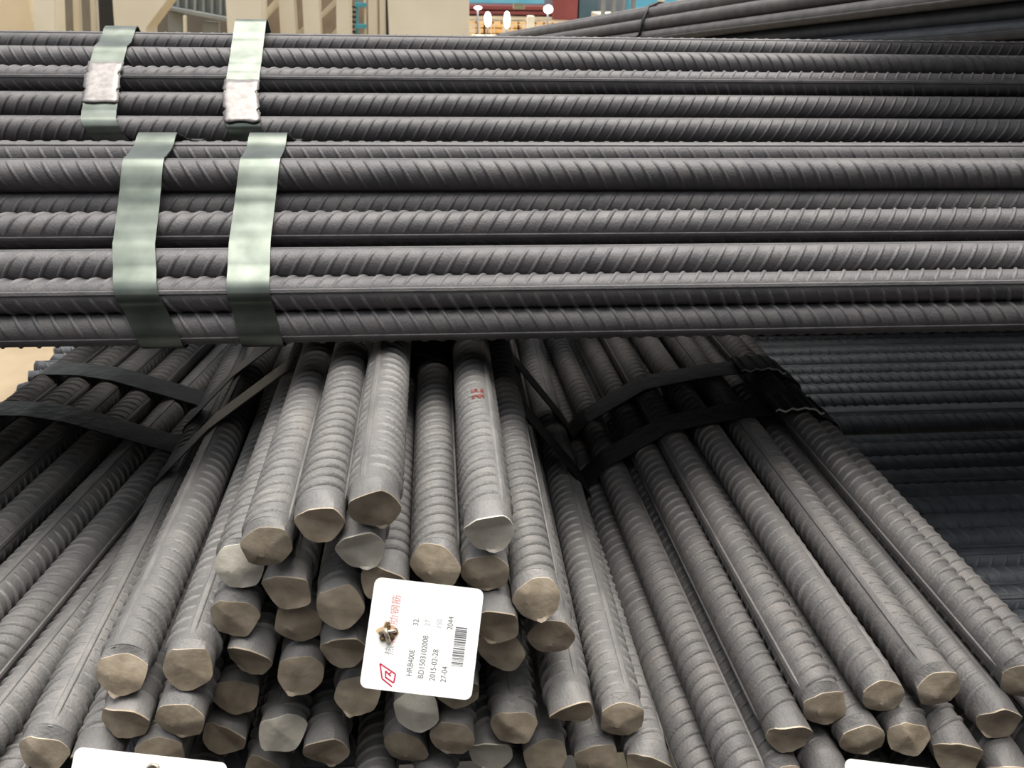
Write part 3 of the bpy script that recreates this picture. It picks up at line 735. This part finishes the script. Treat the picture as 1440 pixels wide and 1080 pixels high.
card('product_tag', ((107, 1050), (321, 1073), (86, 1262)), (.490, .474), 'white printed tag with red logo at the lower left picture edge', False, tag_two)
card('product_tag', ((1188, 1066), (1385, 1090), (1170, 1250)), (.502, .486), 'white tag corner at the bottom edge below the right bundle', False, print_face)

# ================================================================== far background
def px(u, y): return PY(u, 25, y).x
def slab(name, u0, u1, y, dep, ztop, m, label, cat, z0=-.05, group=None, bev=.012):
    o = link(name, box_mesh(name, (px(u0, y), y, z0), (px(u1, y), y + dep, ztop), m, bev)); return tag(o, label, cat, group)
def outline(name, pl, y, dep, m, parent=None, bev=.008):
    pts = [(lambda q: (q.x, q.z))(PY(u, v, y)) for u, v in pl]
    return link(name, prism_mesh(name, pts, y, y + dep, m, bev), parent)
slab('concrete_block', -160, 45, 13.0, 1.0, 2.6, M_BEIGE, 'beige concrete block at the far top left edge', 'concrete block')
tag(outline('concrete_pillar', [(44, -60), (74, -60), (83, 150), (51, 150)], 12.6, .35, M_CONC), 'bright cream pillar beside the beige block', 'pillar')
slab('board_wall', 78, 165, 15.5, .15, 2.7, M_GREYB, 'grey brown board wall between two cream pillars', 'wall')
tag(outline('cream_post', [(100, -50), (109, -50), (117, 140), (107, 140)], 14.2, .1, M_CONC), 'thin cream post against the grey boards, left of two', 'post', 'thin posts')
tag(outline('cream_post', [(124, -50), (132, -50), (142, 140), (132, 140)], 14.2, .1, M_CONC), 'thin cream post against the grey boards, right of two', 'post', 'thin posts')
tag(outline('dark_panel', [(136, -60), (158, -60), (170, 140), (143, 140)], 14.0, .1, M_DARKB), 'black panel left of the tapering cream pillar', 'panel')
tag(outline('concrete_pillar', [(154, -60), (280, -60), (206, 40), (204, 150), (168, 150)], 12.4, .5, M_CONC), 'cream concrete pillar tapering downward like a funnel', 'pillar')
sh = bpy.data.objects.new('sheet_metal_shed', None); COL.objects.link(sh); sh.location = PY(275, 25, 15) * 1; sh.location.z = 0
tag(sh, 'low grey shed with ribbed sheet roof between two cream pillars', 'shed')
def shpart(name, pl, y, dep, m, lab=None):
    o = outline(name, pl, y, dep, m); o.parent = sh; o.matrix_parent_inverse = Matrix.Translation(-sh.location); return o
shpart('back_wall', [(205, -80), (330, -80), (330, 160), (205, 160)], 16.6, .1, M_GREYB)
shpart('roof_sheet', [(205, -60), (330, -60), (330, 27), (230, 8), (205, 4)], 15.6, .08, M_SHEET)
for k in range(8): shpart('roof_rib', [(236 + k * 12, -60), (240 + k * 12, -60), (240 + k * 12, 9 + k * 2.2), (236 + k * 12, 8.3 + k * 2.2)], 15.5, .1, M_SHEET)
shpart('eave_beam', [(228, 8), (330, 27), (330, 33), (228, 13)], 15.3, .25, M_SHEET)
shpart('shed_post', [(236, 16), (256, 18), (258, 150), (236, 150)], 15.5, .2, M_SHEET)
shpart('shed_post', [(284, 30), (306, 32), (308, 150), (286, 150)], 15.5, .2, M_SHEET)
shpart('corner_post', [(257, 22), (261, 22), (265, 150), (260, 150)], 15.2, .08, M_CONC)
tag(outline('concrete_pillar', [(314, -60), (368, -60), (369, 150), (325, 150)], 12.5, .4, M_CONC), 'wide cream pillar right behind the right upper strap', 'pillar')
slab('board_wall', 366, 560, 16.0, .15, 2.7, M_BROWN, 'brown board wall behind the cream trestle frame', 'wall')
tr = bpy.data.objects.new('trestle_frame', None); COL.objects.link(tr); tr.location = PY(440, 25, 13); tr.location.z = 0
tag(tr, 'cream trestle frame with slanting legs and diagonal braces', 'frame')
def trpart(name, pl, y=13.0, dep=.22, m=None):
    o = outline(name, pl, y, dep, m or M_CONC); o.parent = tr; o.matrix_parent_inverse = Matrix.Translation(-tr.location)
trpart('leg', [(388, -60), (410, -60), (422, 150), (400, 150)]); trpart('leg', [(422, -60), (446, -60), (456, 150), (432, 150)]); trpart('leg', [(472, -60), (492, -60), (495, 150), (474, 150)])
trpart('brace', [(366, 22), (392, -8), (398, -2), (370, 30)], 13.24); trpart('brace', [(410, 52), (432, 32), (434, 40), (420, 58)], 13.24)
trpart('brace', [(446, 24), (478, -10), (481, -2), (452, 26)], 13.24); trpart('brace', [(456, 58), (476, 36), (478, 42), (466, 60)], 13.24)
trpart('top_beam', [(380, -60), (500, -60), (500, -44), (380, -44)], 12.95, .3)
ld = bpy.data.objects.new('blue_ladder', None); COL.objects.link(ld); ld.location = PY(505, 25, 13.6); ld.location.z = 0
tag(ld, 'narrow blue ladder frame with dark rungs beside the trestle', 'ladder')
def ldpart(name, pl, m, y=13.6):
    o = outline(name, pl, y, .06, m, bev=.004); o.parent = ld; o.matrix_parent_inverse = Matrix.Translation(-ld.location)
ldpart('rail', [(500, -40), (503, -40), (505, 150), (502, 150)], M_BLUE); ldpart('rail', [(511, -40), (514, -40), (516, 150), (513, 150)], M_CONC)
for v in (4, 34): ldpart('clamp', [(499, v), (515, v), (515, v + 6), (499, v + 6)], M_BLUE, 13.55)
for k in range(7): ldpart('rung', [(494, 8 + k * 7), (503, 9 + k * 7), (503, 12 + k * 7), (494, 11 + k * 7)], M_DARKB, 13.7)
tag(outline('cream_post', [(517, -50), (530, -50), (532, 150), (519, 150)], 13.0, .15, M_CONC), 'cream post left of the big cream block, outer one', 'post', 'posts by the block')
tag(outline('cream_post', [(533, -50), (541, -50), (543, 150), (535, 150)], 13.0, .12, M_CONC), 'slim cream post closest to the big cream block', 'post', 'posts by the block')
slab('dark_panel', 536, 560, 14.5, .1, 2.6, M_DARKB, 'dark gap panel behind the posts by the big cream block', 'panel')
slab('concrete_block', 546, 660, 12.0, 1.1, 2.3, M_CONC, 'big plain cream concrete block at top centre', 'concrete block', bev=.02)
# far yard: railing, red steelwork, lamps, machinery
def rz(v, y): return PY(720, v, y).z
yr = 27.0
ra = bpy.data.objects.new('yellow_railing', None); COL.objects.link(ra); ra.location = (px(735, yr), yr, 0); tag(ra, 'low orange yellow railing in the far yard', 'railing')
def rapart(name, u0, u1, v0, v1, dep=.06):
    o = link(name, box_mesh(name, (px(u0, yr), yr, rz(v1, yr)), (px(u1, yr), yr + dep, rz(v0, yr)), M_YEL)); o.parent = ra; o.matrix_parent_inverse = Matrix.Translation(-ra.location)
rapart('top_rail', 650, 812, 31, 33.5); rapart('middle_rail', 650, 812, 39, 40.5); rapart('bottom_rail', 650, 812, 47, 49)
for k in range(14): rapart('post', 656 + k * 12, 658.5 + k * 12, 31, 56, .08)
for k, (u0, u1) in enumerate(((676, 690), (696, 704), (722, 734))):
    rapart('panel', u0, u1, 35, 49, .03)
def far(name, u0, u1, v0, v1, y, m, label, cat, dep=1.0, group=None):
    o = link(name, box_mesh(name, (px(u0, y), y, rz(v1, y)), (px(u1, y), y + dep, rz(v0, y)), m, .03)); return tag(o, label, cat, group)
far('steel_shed', 640, 800, -60, 36, 42, M_GREYF, 'dim grey shed wall behind the far railing', 'building', 4)
far('steel_girder', 655, 790, 8, 14, 41.5, M_REDB, 'red oxide girder high across the far shed, upper one', 'girder', .55, 'red girders')
far('steel_girder', 655, 778, 16, 21, 41.5, M_REDB, 'red oxide girder across the far shed, lower one', 'girder', .55, 'red girders')
far('oxide_screen', 778, 812, -30, 32, 39, M_REDB, 'red oxide panel right of the far lamps', 'panel', .5)
far('roof_fascia', 640, 765, -20, 5, 38, M_SKYBLUE, 'blue roof fascia above the far railing', 'roof edge', .5)
far('gravel_heap_wall', 664, 790, 51, 70, 25.5, M_CONC, 'low pale kerb in front of the far railing', 'kerb', .5)
far('white_box', 722, 738, 4, 13, 38.5, M_CONC, 'small pale box on the upper red girder', 'box', .4)
far('bollard', 742, 752, 22, 50, 26, M_CONC, 'pale bollard standing at the far railing', 'bollard', .3)
for k, (u, v, ru, rv) in enumerate(((686, 27, 4.5, 9), (713, 28, 4, 10.5), (771, 13, 6, 5), (672, 11, 5, 2))):
    y = 26.4; c = PY(u, v, y); bm = bmesh.new(); bmesh.ops.create_uvsphere(bm, u_segments=16, v_segments=10, radius=1)
    for vv in bm.verts: vv.co = Vector((vv.co.x * ru / F * y, vv.co.y * .06, vv.co.z * rv / F * y)) + c
    me = bpy.data.meshes.new('yard_lamp'); bm.to_mesh(me); bm.free(); me.materials.append(M_LAMP)
    for p in me.polygons: p.use_smooth = True
    o = link('yard_lamp', me); tag(o, ['tall lit lamp nearest the big cream block', 'tall lit lamp second from the big cream block', 'lit lamp in front of the red panel', 'flat lit lamp close to the block top'][k], 'lamp', 'lit yard lamps')
    pole = link('lamp_post', rod_mesh('lamp_post', (c.x, c.y + .1, 0), (c.x, c.y + .1, c.z), .025, M_GREYF), o)
far('machine_house', 814, 840, -30, 31, 39, M_TEAL, 'dark teal machine housing right of the red panel', 'machine', 2)
far('pale_container', 843, 884, 18, 45, 36, M_CONC, 'pale container behind the leaning bundle', 'container', 2)
far('grey_silo_wall', 838, 905, -40, 18, 41, M_GREYF, 'grey plant wall behind the pale container', 'building', 3)
for k in range(4): far('plant_column', 846 + k * 14, 851 + k * 14, -40, 26, 35, M_SHEET, '%s grey plant column from the left behind the leaning bundle' % ordn[k], 'column', .3, 'plant columns')
far('blue_hull', 893, 1010, -40, 16, 38, M_SKYBLUE, 'sky blue plant wall above the leaning bundle', 'building', 2)
far('pale_pipe', 925, 933, -40, 14, 34, M_CONC, 'pale upright pipe before the blue wall, left one', 'pipe', .3, 'pale pipes')
far('pale_pipe', 953, 962, -40, 10, 34, M_CONC, 'pale upright pipe before the blue wall, right one', 'pipe', .3, 'pale pipes')
